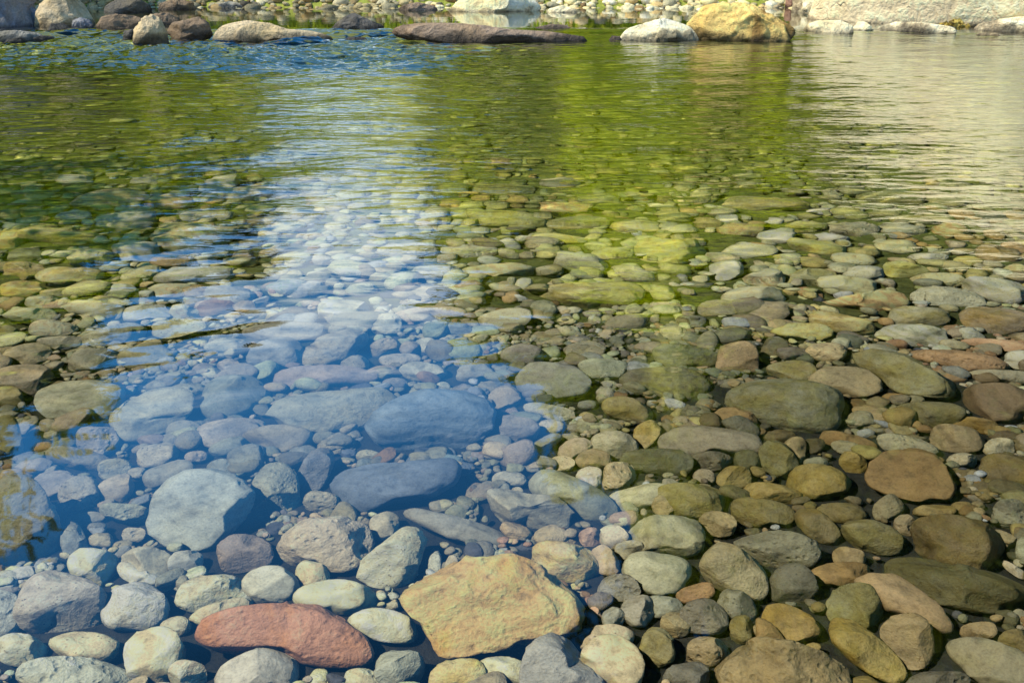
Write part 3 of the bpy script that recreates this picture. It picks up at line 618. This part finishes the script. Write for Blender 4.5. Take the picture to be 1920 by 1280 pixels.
# ------------------------------------------------------------------ boulders of the weir and the far bank
BO = dict(gold=(.74, .49, .15), pale=(.86, .69, .41), white=(.88, .72, .44), brown=(.20, .13, .075), tan=(.48, .36, .21), dk=(.10, .085, .07), grey=(.30, .27, .22), slate=(.20, .19, .20), redb=(.30, .16, .11), slabb=(.27, .185, .125))
BL = [
 # polygon, base pixel y, colour, label, thick, material, shape
 ([(178,50),(188,32),(215,26),(250,29),(280,40),(280,58),(240,64),(195,64)],62,'brown','rounded dark brown boulder, leftmost of the brown boulders in the weir',1.0,0,{}),
 ([(272,40),(290,25),(315,23),(340,36),(340,60),(280,60)],62,'brown','dark brown boulder top showing behind the grey pointed boulder',.9,0,{'back':.5}),
 ([(247,78),(250,55),(268,32),(285,26),(300,34),(314,60),(319,80),(285,84)],82,'tan','pointed grey-tan boulder standing in front of the dark brown ones',.9,0,{'facets':11,'soft':1.0}),
 ([(310,60),(322,42),(350,36),(372,31),(392,42),(400,66),(385,76),(330,75)],75,'brown','dark brown humped boulder with a black wet foot in the weir',1.0,0,{}),
 ([(229,72),(232,58),(250,54),(258,64),(255,76),(235,77)],76,'dk','small black wet rock tucked beside the pointed boulder',.9,0,{}),
 ([(391,74),(405,55),(425,44),(460,38),(505,43),(540,55),(585,58),(620,65),(634,76),(560,80),(450,81),(400,80)],79,'tan','long low tan boulder with a sloping right tail',.9,0,{'fine':.05,'low':.05}),
 ([(611,58),(632,40),(655,26),(665,24),(690,36),(724,50),(715,62),(640,64)],62,'dk','dark grey triangular rock between the low tan boulder and the brown shelf',.9,0,{'facets':11,'soft':1.0}),
 ([(700,60),(722,52),(760,45),(830,43),(900,46),(960,56),(1050,62),(1140,70),(1146,77),(1050,79),(900,83),(830,82),(750,72)],80,'slabb','very long flat brown rock shelf with a black undercut edge',.55,0,{'fine':.05,'facets':10,'low':.03,'level':5}),
 ([(984,64),(1000,52),(1035,45),(1062,47),(1082,58),(1075,66)],66,'slabb','low brown rock lying on the right end of the shelf',.8,0,{'back':.25}),
 ([(958,60),(966,53),(985,54),(990,62),(975,65)],65,'dk','small dark rock lying on the middle of the shelf',.8,0,{'back':.25}),
 ([(1075,60),(1085,52),(1098,52),(1107,60),(1095,66)],66,'white','small pale stone beside the right end of the shelf',.8,0,{'back':.2}),
 ([(1112,62),(1120,56),(1130,58),(1132,64)],65,'white','tiny pale stone between the shelf and the white boulder',.8,0,{'back':.2}),
 ([(1152,74),(1170,56),(1200,46),(1235,35),(1250,34),(1275,42),(1300,52),(1318,72),(1290,78),(1200,78)],77,'white','low white boulder with dark wet patches along its foot',.8,1,{'fine':.05,'level':5,'facets':9}),
 ([(1296,48),(1302,44),(1312,56),(1320,70),(1312,74),(1300,60)],73,'redb','thin reddish slab leaning between the white boulder and the golden one',.7,0,{}),
 ([(1283,60),(1290,38),(1320,10),(1360,4),(1400,5),(1420,12),(1455,32),(1480,45),(1494,62),(1485,74),(1400,78),(1320,75)],75,'gold','largest golden-brown boulder with deep vertical grooves',.9,3,{'fine':.12,'level':5,'facets':12,'soft':.95}),
 ([(1503,60),(1510,46),(1535,38),(1575,38),(1600,48),(1602,62),(1570,69),(1515,68)],67,'pale','rounded pale boulder with one dark grey cheek, right of the golden boulder',.8,1,{'fine':.04}),
 ([(1598,52),(1610,40),(1622,40),(1640,54),(1628,64),(1602,66)],65,'pale','small pale pyramid rock between two pale boulders',.8,0,{}),
 ([(1622,66),(1650,48),(1680,41),(1730,42),(1760,46),(1795,52),(1792,64),(1740,68),(1660,68)],66,'pale','long low pale boulder with a black wet right end',.7,1,{'fine':.04}),
 ([(1762,60),(1780,48),(1792,52),(1796,62),(1770,67)],66,'dk','dark rough rock joined to the end of the long pale boulder',.8,0,{'back':-.1}),
 ([(1815,62),(1830,46),(1860,38),(1900,32),(1960,28),(1980,66),(1880,68)],66,'pale','pale brown boulder cut by the right edge beyond the yellow leaves',.7,1,{'fine':.05}),
 ([(-60,58),(-50,0),(-20,-50),(30,-45),(60,-10),(80,40),(70,62),(0,64)],60,'slate','big shadowed purple-grey boulder at the left edge',.9,0,{'level':5,'back':.3}),
 ([(62,60),(65,20),(90,-10),(130,-20),(160,10),(180,45),(178,64),(110,66)],61,'tan','big dappled tan boulder behind the small blue-grey one',.8,0,{'level':5,'back':.35,'fine':.03}),
 ([(131,58),(136,38),(152,32),(170,38),(178,55),(165,64),(140,63)],63,'slate','small rounded blue-grey boulder at the foot of the dappled one',.9,0,{}),
 ([(84,62),(95,44),(120,44),(136,56),(130,66),(95,66)],66,'dk','low dark rock between the slab and the small blue-grey boulder',.9,0,{}),
 ([(-30,78),(-20,60),(30,56),(75,62),(98,76),(60,82),(-10,84)],79,'grey','low grey slab in the shallows at the left edge',.7,0,{}),
 ([(0,84),(12,74),(40,70),(52,76),(50,86),(20,88)],86,'dk','thin dark flake resting in front of the low grey slab',.7,0,{'facets':9}),
 ([(132,94),(136,90),(142,90),(147,94),(140,96)],95,'dk','tiny black stone poking out of the blue riffle',.8,0,{'level':3}),
 ([(443,94),(446,90),(455,89),(461,93),(455,96)],95,'redb','tiny red-brown stone poking out of the blue riffle',.8,0,{'level':3}),
 ([(1500,70),(1512,10),(1545,-50),(1650,-150),(1820,-280),(2050,-400),(2350,-300),(2450,64),(1900,64),(1700,60),(1600,62),(1540,62)],58,'pale','huge smooth pale bedrock slab with long thin cracks at the right',.35,2,{'level':5,'back':-.05,'low':.05,'facets':9,'soft':.8}),
 ([(1478,30),(1488,-10),(1510,-60),(1550,-60),(1580,0),(1585,38),(1530,42)],34,'white','fissured grey-white rock face joining the huge pale slab',.6,1,{'level':5,'fine':.09,'back':.2}),
 ([(828,28),(850,8),(880,-15),(940,-30),(985,-15),(1015,10),(1012,30),(930,34)],29,'white','grey-white rock mirrored in the calm pool behind the shelf',.7,0,{'level':5,'fine':.06,'back':.05}),
 ([(1655,50),(1672,44),(1700,43),(1716,50),(1700,56),(1670,56)],55,'pale','small pale stone in the gap behind the long pale boulder',.8,0,{'back':.2}),
 ([(1560,50),(1578,44),(1602,45),(1612,52),(1590,57)],56,'tan','small tan stone in the gap behind the rounded pale boulder',.8,0,{'back':.2}),
 ([(1820,66),(1838,62),(1870,62),(1880,68),(1850,71)],71,'tan','flat tan stone just in the water before the right edge boulder',.7,0,{}),
 ([(1140,73),(1148,67),(1162,68),(1168,75),(1150,78)],77,'slabb','small brown stone at the tip of the long shelf',.7,0,{}),
 ([(60,72),(78,66),(100,68),(108,76),(80,80)],79,'dk','small dark stone beside the low grey slab in the riffle',.7,0,{}),
 ([(0,46),(20,38),(60,40),(80,52),(40,58)],58,'grey','flat grey ledge at the foot of the big shadowed boulder',.7,0,{}),
 ([(640,74),(655,69),(685,70),(692,76),(660,79)],78,'dk','small wet dark rock in the little cascade before the triangular rock',.7,0,{}),
 ([(190,30),(196,12),(225,-6),(262,-4),(285,14),(286,28),(240,34)],31,'dk','shadowed dark rock across the pool behind the brown boulders',.8,0,{'back':.05}),
 ([(292,24),(300,6),(330,-4),(362,4),(372,20),(340,28)],26,'brown','brown rock at the far pool edge above the pointed boulder',.8,0,{'back':.05}),
 ([(395,20),(404,8),(430,2),(462,8),(468,19),(430,24)],22,'grey','grey rock on the far pool edge above the low tan boulder',.8,0,{}),
 ([(1018,30),(1030,16),(1055,10),(1082,18),(1090,28),(1050,33)],31,'pale','pale rock on the far pool edge right of the mirrored grey-white one',.8,0,{}),
 ([(740,24),(752,10),(785,4),(818,12),(826,24),(780,29)],27,'slabb','brown rock on the far pool edge left of the mirrored grey-white one',.8,0,{}),
 ([(1470,22),(1474,-10),(1490,-14),(1498,0),(1497,24)],22,'redb','upright brown rock at the water edge of the far gravel bank',.8,0,{}),
]
M_SLAB = stone_material('bedrock slab', scale=.13, bump=.8, stains=.3, cracks=1.0)
for poly, by, ck, lab, th, mk, ex in BL:
    ex = dict(ex); back = ex.pop('back', 0.0)
    P = np.array(poly, float)
    cyy = (P[:, 1].max() + P[:, 1].min()) / 2
    base, d0 = at(960, by, 0.0)
    # stretch the foot below the water line so the boulder stands on the bed
    P[:, 1] = np.where(P[:, 1] > by - 6, P[:, 1] + (P[:, 1].max() - P[:, 1].min()) * .18 + 1, P[:, 1])
    cx, cy = (P[:, 0].max() + P[:, 0].min()) / 2, (P[:, 1].max() + P[:, 1].min()) / 2
    D = base[1] + back + .12
    r = ray(cx, cy); zc = CAMH + r[2] / r[1] * D
    kw = dict(facets=12, soft=.95, low=.10, mid=.03, fine=.05, level=5, square=.2); kw.update(ex)
    if mk == 2: kw['fine'] = .05
    o, c = traced_stone('boulder', (0, 0, 0, 0, 0, [tuple(p) for p in P]), (M_BOULDER, M_BOULDER_PATCH, M_SLAB, M_GROOVE_SHADE)[mk], (BO[ck] if mk != 2 else (.76, .58, .34)), under=False, thick=th, Dz=zc, **kw)
    tag(o, lab, 'boulder', 'boulders of the far bank and weir')

# gravel bank behind the upper pool
for _ in range(9000):
    y = 15.9 + 3.4 * RNG.random() ** 1.2; x = RNG.uniform(-8.5, 8.5)
    if (-4.6 < x < -2.6 or 1.0 < x < 3.1) and y > 16.75: continue
    a = RNG.uniform(.03, .075) * (1 if RNG.random() < .88 else 1.9)
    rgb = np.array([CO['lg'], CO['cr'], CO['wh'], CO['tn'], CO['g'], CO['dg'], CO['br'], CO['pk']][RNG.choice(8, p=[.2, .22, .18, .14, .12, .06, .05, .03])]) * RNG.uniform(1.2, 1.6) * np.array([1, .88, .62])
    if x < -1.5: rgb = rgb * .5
    rgb = np.minimum(rgb, .85)
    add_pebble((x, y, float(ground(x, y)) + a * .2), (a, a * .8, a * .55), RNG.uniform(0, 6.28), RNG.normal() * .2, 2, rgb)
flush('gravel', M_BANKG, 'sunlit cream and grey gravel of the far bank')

# ------------------------------------------------------------------ water
wx = np.linspace(-9.5, 9.5, 700)
wy = np.concatenate([np.linspace(.35, 4.5, 330), np.linspace(4.515, 17.2, 640)])
WX, WY = np.meshgrid(wx, wy)
def ripples(X, Y, rng, n, wl0, wl1, spread, dirdeg=90):
    out = np.zeros_like(X)
    for _ in range(n):
        wl = rng.uniform(wl0, wl1); k = 2 * math.pi / wl
        a = R(dirdeg + rng.normal() * spread)
        ph = rng.uniform(0, 6.28)
        warp = .8 * np.sin(X * rng.uniform(.4, 1.6) + Y * rng.uniform(.3, 1.4) + ph)
        amp = .5 + .5 * np.sin(X * rng.uniform(.3, 1.3) + Y * rng.uniform(.3, 1.2) + rng.uniform(0, 6.28))
        out += wl * amp * np.sin(k * (X * math.cos(a) + Y * math.sin(a)) + warp * 2 + ph)
    return out / math.sqrt(n)
rw = np.random.default_rng(8)
w1 = ripples(WX, WY, rw, 16, .09, .24, 15)
w2 = ripples(WX, WY, rw, 12, .3, .8, 30)
w3 = ripples(WX, WY, rw, 14, .065, .12, 20)
# calm beside the near shore, rippled where the current runs (left and middle), broken at the weir
# steepness of ripples as a function of place
bl = smooth(2.35, 3.4, WY + .33 * np.clip(-WX, -1.2, 1.5) * .6 )
bl = np.clip(bl - .45 * smooth(.5, 2.2, WX - (WY - 3) * .05) * (1 - smooth(4.2, 6.0, WY)), 0, 1)
steep = .0012 + .009 * bl + .0085 * smooth(3.8, 7, WY)
WZ = steep * w1 + steep * .6 * w2 + .5 * steep * w3 * smooth(2.5, 4, WY)
# riffle in front of the weir
pxw = 960 + FPX * WX / (WY * CP + CAMH * SP)
rif = smooth(9.0, 10.6, WY) * (1 - smooth(12.6, 13.2, WY)) * (1 - smooth(-2.0, .6, WX)) * smooth(-7.6, -6.6, WX)
WZ += rif * (.085 * w1 + .10 * w3 + .04 * w2)
cas = np.exp(-((WX + 1.75) / .55) ** 2) * smooth(11.8, 12.6, WY) * (1 - smooth(12.8, 13.1, WY))
WZ += cas * (.10 * w3 + .06 * w1)
WZ += .05 * smooth(12.2, 13.1, WY)                 # the upper pool stands a little higher
cal = smooth(12.9, 13.3, WY); WZ = WZ * (1 - cal) + cal * (.05 + (WZ - .05) * .08)
m, nt, N, L = nodes('water')
out = N('ShaderNodeOutputMaterial'); mx = N('ShaderNodeMixShader')
rf = N('ShaderNodeBsdfRefraction', i_Roughness=0.0, i_IOR=1.333); rf.inputs['Color'].default_value = (1, 1, 1, 1)
gl = N('ShaderNodeBsdfGlossy', i_Roughness=.03)
lw = N('ShaderNodeFresnel', i_IOR=1.333)
# a fairly strong mirror: lifts the plain Fresnel curve
mr = ramp(N, [(0.0, .01), (.025, .04), (.036, .09), (.052, .20), (.075, .33), (.13, .37), (.2, .40), (.32, .70), (.55, .95)]); L(lw.outputs[0], mr.inputs[0])
tc = N('ShaderNodeTexCoord'); mp = N('ShaderNodeMapping'); mp.inputs['Scale'].default_value = (9, 26, 1); L(tc.outputs['Object'], mp.inputs[0])
nz = N('ShaderNodeTexNoise', i_Scale=1.0, i_Detail=2.0, i_Roughness=.5, i_Distortion=.6); L(mp.outputs[0], nz.inputs['Vector'])
sxy = N('ShaderNodeSeparateXYZ'); L(tc.outputs['Object'], sxy.inputs[0])
far = N('ShaderNodeMapRange', i_1=3.0, i_2=6.0, i_3=0.0, i_4=.65); L(sxy.outputs[1], far.inputs[0])
bp = N('ShaderNodeBump', i_Distance=.006); L(nz.outputs[0], bp.inputs['Height']); 
pool = N('ShaderNodeMapRange', i_1=12.5, i_2=13.3, i_3=1.0, i_4=.06); L(sxy.outputs[1], pool.inputs[0])
fm = N('ShaderNodeMath', operation='MULTIPLY'); L(far.outputs[0], fm.inputs[0]); L(pool.outputs[0], fm.inputs[1]); L(fm.outputs[0], bp.inputs['Strength'])
L(bp.outputs[0], gl.inputs['Normal']); L(bp.outputs[0], lw.inputs['Normal'])
L(mr.outputs[0], mx.inputs[0]); L(rf.outputs[0], mx.inputs[1]); L(gl.outputs[0], mx.inputs[2]); L(mx.outputs[0], out.inputs[0])
wo = mesh_obj('water', np.stack([WX.ravel(), WY.ravel(), WZ.ravel()], 1), grid_faces(len(wx), len(wy)), m)
wo.cycles.is_caustics_caster = True; wo.cycles.is_caustics_receiver = False
tag(wo, 'clear shallow river water reflecting blue sky and green hillside', kind='structure')

# ------------------------------------------------------------------ vegetation
def leaf_mat(name, a, b, trans=.45):
    m, nt, N, L = nodes(name)
    out = N('ShaderNodeOutputMaterial'); d = N('ShaderNodeBsdfDiffuse'); t = N('ShaderNodeBsdfTranslucent'); mx = N('ShaderNodeMixShader', i_0=trans)
    geo = N('ShaderNodeNewGeometry'); tc = N('ShaderNodeTexCoord')
    nz = N('ShaderNodeTexNoise', i_Scale=1.3, i_Detail=3.0); L(tc.outputs['Object'], nz.inputs['Vector'])
    r = ramp(N, [(.35, a), (.65, b)]); L(nz.outputs[0], r.inputs[0])
    L(r.outputs[0], d.inputs[0]); L(r.outputs[0], t.inputs[0]); L(d.outputs[0], mx.inputs[1]); L(t.outputs[0], mx.inputs[2]); L(mx.outputs[0], out.inputs[0])
    return m
LM_DARK = leaf_mat('dark leaves', (.05, .075, .014), (.14, .17, .03), .35)
LM_MID = leaf_mat('green leaves', (.20, .25, .018), (.42, .45, .035))
LM_LIME = leaf_mat('lime leaves', (.74, .82, .008), (.92, .92, .02), .5)
m, nt, N, L = nodes('bark'); out = N('ShaderNodeOutputMaterial'); bs = N('ShaderNodeBsdfPrincipled', i_Roughness=.9)
nz = N('ShaderNodeTexNoise', i_Scale=12.0, i_Detail=5.0); r = ramp(N, [(.3, (.06, .045, .03)), (.7, (.22, .17, .12))]); L(nz.outputs[0], r.inputs[0]); L(r.outputs[0], bs.inputs['Base Color']); L(bs.outputs[0], out.inputs[0])
BARK = m

def tube(path, radii, seg=8):
    V, F = [], []
    for i, (p, r) in enumerate(zip(path, radii)):
        p = np.array(p, float)
        t = np.array(path[min(i + 1, len(path) - 1)], float) - np.array(path[max(i - 1, 0)], float); t /= np.linalg.norm(t) + 1e-9
        a = np.cross(t, [.3, .9, .1]); a /= np.linalg.norm(a); b = np.cross(t, a)
        for k in range(seg):
            th = 2 * math.pi * k / seg; V.append(p + r * (math.cos(th) * a + math.sin(th) * b))
    for i in range(len(path) - 1):
        for k in range(seg):
            F.append([i * seg + k, i * seg + (k + 1) % seg, (i + 1) * seg + (k + 1) % seg, (i + 1) * seg + k])
    return np.array(V), np.array(F)

def leaves(centers, radii, per, size, rng, aspect=1.6):
    V = []
    for c, r in zip(centers, radii):
        n = int(per)
        d = rand_dirs(rng, n) * (rng.random(n) ** .45)[:, None] * r
        P = np.array(c) + d * np.array([1, 1, .8])
        A = rand_dirs(rng, n); B = np.cross(A, rand_dirs(rng, n)); B /= np.linalg.norm(B, axis=1)[:, None] + 1e-9
        s = size * rng.uniform(.6, 1.3, n)[:, None]
        V.append(np.stack([P - A * s * aspect / 2, P - B * s / 2, P + A * s * aspect / 2, P + B * s / 2], 1).reshape(-1, 3))
    V = np.concatenate(V); F = np.arange(len(V)).reshape(-1, 4)
    return V, F

def make_tree(name, leafm, seed, H=6.0, spread=2.2, nb=26, per=170, leaf=.17):
    rng = np.random.default_rng(seed)
    root = bpy.data.objects.new(name, None); COL.objects.link(root)
    Vs, Fs, n = [], [], 0
    path = [(0, 0, -.6)] + [(rng.normal() * .05 * i, rng.normal() * .05 * i, H * .8 * i / 5) for i in range(1, 6)]
    V, F = tube(path, [.03 * H, .026 * H, .021 * H, .016 * H, .01 * H, .004 * H], 10); Vs.append(V); Fs.append(F); n += len(V)
    cs, rs = [], []
    for b in range(nb):
        t = .22 + .75 * (b / nb) ** .9; p0 = np.array(path[min(5, max(1, int(t * 6)))])
        a = b * 2.4 + rng.normal() * .3; ln = spread * (1.05 - .55 * t) * rng.uniform(.6, 1.1)
        p2 = np.array([math.cos(a) * ln, math.sin(a) * ln, H * t + ln * rng.uniform(.05, .5)])
        p1 = (p0 + p2) / 2 + np.array([0, 0, .15])
        V, F = tube([p0, p1, p2], [.008 * H, .005 * H, .002 * H], 6); Vs.append(V); Fs.append(F + n); n += len(V)
        cs.append(p2); rs.append(spread * rng.uniform(.26, .46)); cs.append((p1 + p2) / 2); rs.append(spread * .28)
    mesh_obj('trunk', np.concatenate(Vs), np.concatenate(Fs), BARK, root)
    V, F = leaves(cs, rs, per, leaf, rng)
    mesh_obj('crown', V, F, leafm, root, smooth=False)
    return root
def dup(root, loc, rz, sc):
    r = root.copy(); COL.objects.link(r)
    for ch in root.children:
        c = ch.copy(); COL.objects.link(c); c.parent = r
    r.location = loc; r.rotation_euler = (0, 0, rz); r.scale = (sc, sc, sc); return r
protos = {'dark': make_tree('tree', LM_DARK, 1), 'mid': make_tree('tree', LM_MID, 2, H=5, spread=2.3), 'lime': make_tree('tree', LM_LIME, 3, H=4.5, spread=1.9, per=380)}
first = {k: True for k in protos}
def plant(kind, px, D, sc, label, dz=0):
    az = math.atan((px - 960) / FPX / .93)
    x, y = D * math.sin(az), D * math.cos(az)
    z = float(ground(x, y)) + dz
    o = protos[kind] if first[kind] else None
    if first[kind]:
        o.location = (x, y, z); o.scale = (sc,) * 3; first[kind] = False
    else: o = dup(protos[kind], (x, y, z), random.uniform(0, 6), sc)
    tag(o, label or 'shrub', 'tree', 'trees on the hillside beyond the river')
words = {'dark': 'dark green', 'mid': 'olive green', 'lime': 'yellow-green sunlit'}
TREES = [(-420,21,1.25,'mid'),(-250,25,1.3,'mid'),(-60,21,.85,'lime'),(60,26,.9,'mid'),(160,20,.75,'lime'),(270,25,.75,'mid'),(380,21,.5,'mid'),(460,27,.5,'dark'),
 (870,24,.5,'mid'),(920,21,.5,'lime'),(985,25,.95,'mid'),(1085,27,.8,'mid'),(1140,29,1.0,'mid'),(1205,19.3,.85,'lime'),(1235,21.8,.6,'lime'),(1170,22.5,.5,'mid'),(1400,22,.9,'mid'),(1330,28,1.6,'dark'),
 (1500,22,1.1,'dark'),(1450,25,1.5,'mid'),(1540,22,1.3,'dark'),(1600,28,1.7,'mid'),(1700,23,1.4,'dark'),(1800,26,1.6,'mid'),(1900,22,1.4,'dark'),(2050,25,1.6,'mid'),(2250,22,1.6,'dark')]
ORD = 'first second third fourth fifth sixth seventh eighth ninth tenth eleventh twelfth thirteenth fourteenth fifteenth sixteenth seventeenth eighteenth nineteenth twentieth twenty-first twenty-second twenty-third twenty-fourth twenty-fifth twenty-sixth twenty-seventh'.split()
rank = {p: n for n, p in enumerate(sorted(t[0] for t in TREES))}
for k, (px, D, sc, kd) in enumerate(TREES):
    order = ['nearest the water', 'low on the slope', 'midway up the slope', 'high on the slope'][0 if D < 20.5 else 1 if D < 22.5 else 2 if D < 25.5 else 3]
    side = 'left of the valley gap' if px < 600 else 'above the gravel bank' if px < 1250 else 'above the pale slab' if px < 1750 else 'at the far right end'
    size = 'tall' if sc > 1.35 else 'broad' if sc > 1.0 else 'small'
    plant(kd, px, D, sc, f"{size} {words[kd]} tree {order}, {ORD[rank[px]]} from the left on the far slope")

protos['shrub_lime'] = make_tree('shrub', LM_LIME, 21, H=2.4, spread=1.25, nb=24, per=260, leaf=.09)
protos['shrub_mid'] = make_tree('shrub', LM_MID, 22, H=2.2, spread=1.2, nb=24, per=220, leaf=.09)
protos['shrub_dark'] = make_tree('shrub', LM_DARK, 23, H=2.3, spread=1.2, nb=24, per=220, leaf=.09)
for k in ('shrub_lime', 'shrub_mid', 'shrub_dark'): first[k] = True
SHR = [(40,18.6,1.0,'mid'),(150,18.3,.8,'mid'),(260,18.8,.9,'mid'),(350,18.4,.7,'lime'),(470,18.6,.55,'lime'),(860,18.4,.6,'mid'),(950,18.2,.75,'dark'),(1035,18.5,.8,'mid'),
       (1150,17.9,.95,'lime'),(1210,18.0,1.1,'lime'),(1262,18.2,.9,'lime'),(1345,18.3,.9,'dark'),(1430,18.2,.9,'lime'),(1490,18.6,.9,'dark')]
for n_, (px, D, sc, kd) in enumerate(SHR):
    plant('shrub_' + kd, px, D, sc, '')
    o = [q for q in COL.objects if q.name.split('.')[0] == 'shrub' and 'category' in q and q['category'] == 'tree'][-1]
    o['label'] = f"{dict(lime='yellow-green', mid='olive green', dark='dark green')[kd]} shrub on the far bank, {ORD[n_]} from the left"
    o['category'] = 'shrub'; o['group'] = 'shrubs along the far bank'

# overhanging branch at the left, only its mirror image is in the frame
def branch():
    rng = np.random.default_rng(5)
    root = bpy.data.objects.new('overhanging_branch', None); COL.objects.link(root)
    Vs, Fs, n = [], [], 0; cs, rs = [], []
    for b in range(9):
        p0 = np.array([-8.6 - rng.random(), 5.5 + rng.normal() * .6, 3.0 + rng.random()])
        p3 = np.array([-3.5 + rng.normal() * .3, 4.3 + rng.normal() * .5, 2.25 + rng.normal() * .35])
        p1 = p0 * .65 + p3 * .35 + [0, 0, .35]; p2 = p0 * .3 + p3 * .7 + [0, 0, .25]
        V, F = tube([p0, p1, p2, p3], [.04, .025, .014, .004], 6); Vs.append(V); Fs.append(F + n); n += len(V)
        for t in np.linspace(.35, 1, 7): 
            cs.append(p0 * (1 - t) + p3 * t + rng.normal(size=3) * .12); rs.append(.3)
    mesh_obj('twig', np.concatenate(Vs), np.concatenate(Fs), BARK, root)
    V, F = leaves(cs, rs, 60, .05, rng, 2.4)
    mesh_obj('foliage', V, F, LM_DARK, root, smooth=False)
    tag(root, 'leafy branch hanging over the water from the left bank', 'branch')
    root.location = (0, 0, 0)
branch()

# grass on the far bank
rng = np.random.default_rng(12)
n = 42000
gx = rng.uniform(-6.5, 5.2, n); gy = 16.75 + rng.random(n) * 1.5
keep = (np.sin(gx * 1.7) + np.sin(gx * 3.9 + 1) + rng.normal(size=n) * .5) > -.2
keep = (((gx > -4.6) & (gx < -2.6)) | ((gx > 1.0) & (gx < 3.1))) & (rng.random(n) < .95) | (rng.random(n) < .06); gx, gy = gx[keep], gy[keep]; n = len(gx)
gz = ground(gx, gy); hgt = rng.uniform(.25, .6, n); a = rng.uniform(0, 3.14, n); lean = rng.normal(size=(n, 2)) * .15
w = .026
B = np.stack([gx, gy, gz], 1); dx = np.stack([np.cos(a) * w, np.sin(a) * w, np.zeros(n)], 1)
tip = B + np.stack([lean[:, 0], lean[:, 1], hgt], 1)
V = np.stack([B - dx, B + dx, tip + dx * .25, tip - dx * .25], 1).reshape(-1, 3)
LM_GRASS = leaf_mat('grass blades', (.34, .50, .02), (.60, .66, .06), .45)
go = mesh_obj('grass', V, np.arange(len(V)).reshape(-1, 4), LM_GRASS, smooth=False)
tag(go, 'bright green grass growing behind the far gravel bank', kind='stuff')

# small cluster of yellow leaves caught between two boulders
c0, _ = at(1805, 62, 0.0)
V, F = leaves([c0 + np.array([0, .25, .05]), c0 + np.array([.15, .3, .04]), c0 + np.array([-.12, .3, .03])], [.12, .1, .09], 110, .05, rng)
lo = mesh_obj('leaf_litter', V, F, leaf_mat('yellow leaves', (.45, .28, .04), (.55, .42, .12), .2), smooth=False)
tag(lo, 'yellow fallen leaves caught between the pale boulders at the right', kind='stuff')

# ------------------------------------------------------------------ light
EL, AZ = 50.0, -107.0            # sun: high, from the left
w_ = bpy.data.worlds.new('World'); S.world = w_; w_.use_nodes = True
nt = w_.node_tree; L = nt.links.new
N = lambda t, **k: _set(nt.nodes.new(t), k)
bg = nt.nodes['Background']
sky = N('ShaderNodeTexSky', sky_type='NISHITA', sun_disc=False, sun_elevation=R(EL), sun_rotation=R(AZ), altitude=1200.0, air_density=1.0, dust_density=.3, ozone_density=4.0)
tc = N('ShaderNodeTexCoord'); sx = N('ShaderNodeSeparateXYZ'); L(tc.outputs['Generated'], sx.inputs[0])
mp = N('ShaderNodeMapping'); mp.inputs['Scale'].default_value = (3, 3, 9); L(tc.outputs['Generated'], mp.inputs[0])
cn = N('ShaderNodeTexNoise', i_Scale=1.0, i_Detail=7.0, i_Roughness=.55); L(mp.outputs[0], cn.inputs['Vector'])
lo_ = N('ShaderNodeMapRange', i_1=.20, i_2=.50, i_3=.50, i_4=-.16); L(sx.outputs[2], lo_.inputs[0])   # more cloud low down
ad = N('ShaderNodeMath', operation='ADD'); L(cn.outputs[0], ad.inputs[0]); L(lo_.outputs[0], ad.inputs[1])
cr_ = ramp(N, [(.52, 0.0), (.78, 1.0)]); L(ad.outputs[0], cr_.inputs[0])
sat = mixc(N, L, 1.0, sky.outputs[0], (.78, 2.75, 3.45), 'MULTIPLY')
cl = mixc(N, L, cr_.outputs[0], sat, (11.5, 14.5, 18.0))
L(cl, bg.inputs[0]); bg.inputs[1].default_value = .085

sl = bpy.data.lights.new('sun', 'SUN'); sl.energy = 5.0; sl.angle = R(.5); sl.color = (1, .93, .70)
so = bpy.data.objects.new('sun', sl); COL.objects.link(so)
tosun = Vector((math.sin(R(AZ)) * math.cos(R(EL)), math.cos(R(AZ)) * math.cos(R(EL)), math.sin(R(EL))))
so.rotation_euler = tosun.to_track_quat('Z', 'Y').to_euler()
sl.cycles.is_caustics_light = True

S.view_settings.view_transform = 'Standard'; S.view_settings.look = 'None'; S.view_settings.exposure = 0
cy = S.cycles
cy.use_denoising = True
cy.max_bounces = 8; cy.diffuse_bounces = 1; cy.glossy_bounces = 3; cy.transmission_bounces = 6
cy.caustics_refractive = True; cy.caustics_reflective = False
cy.sample_clamp_indirect = 6.0
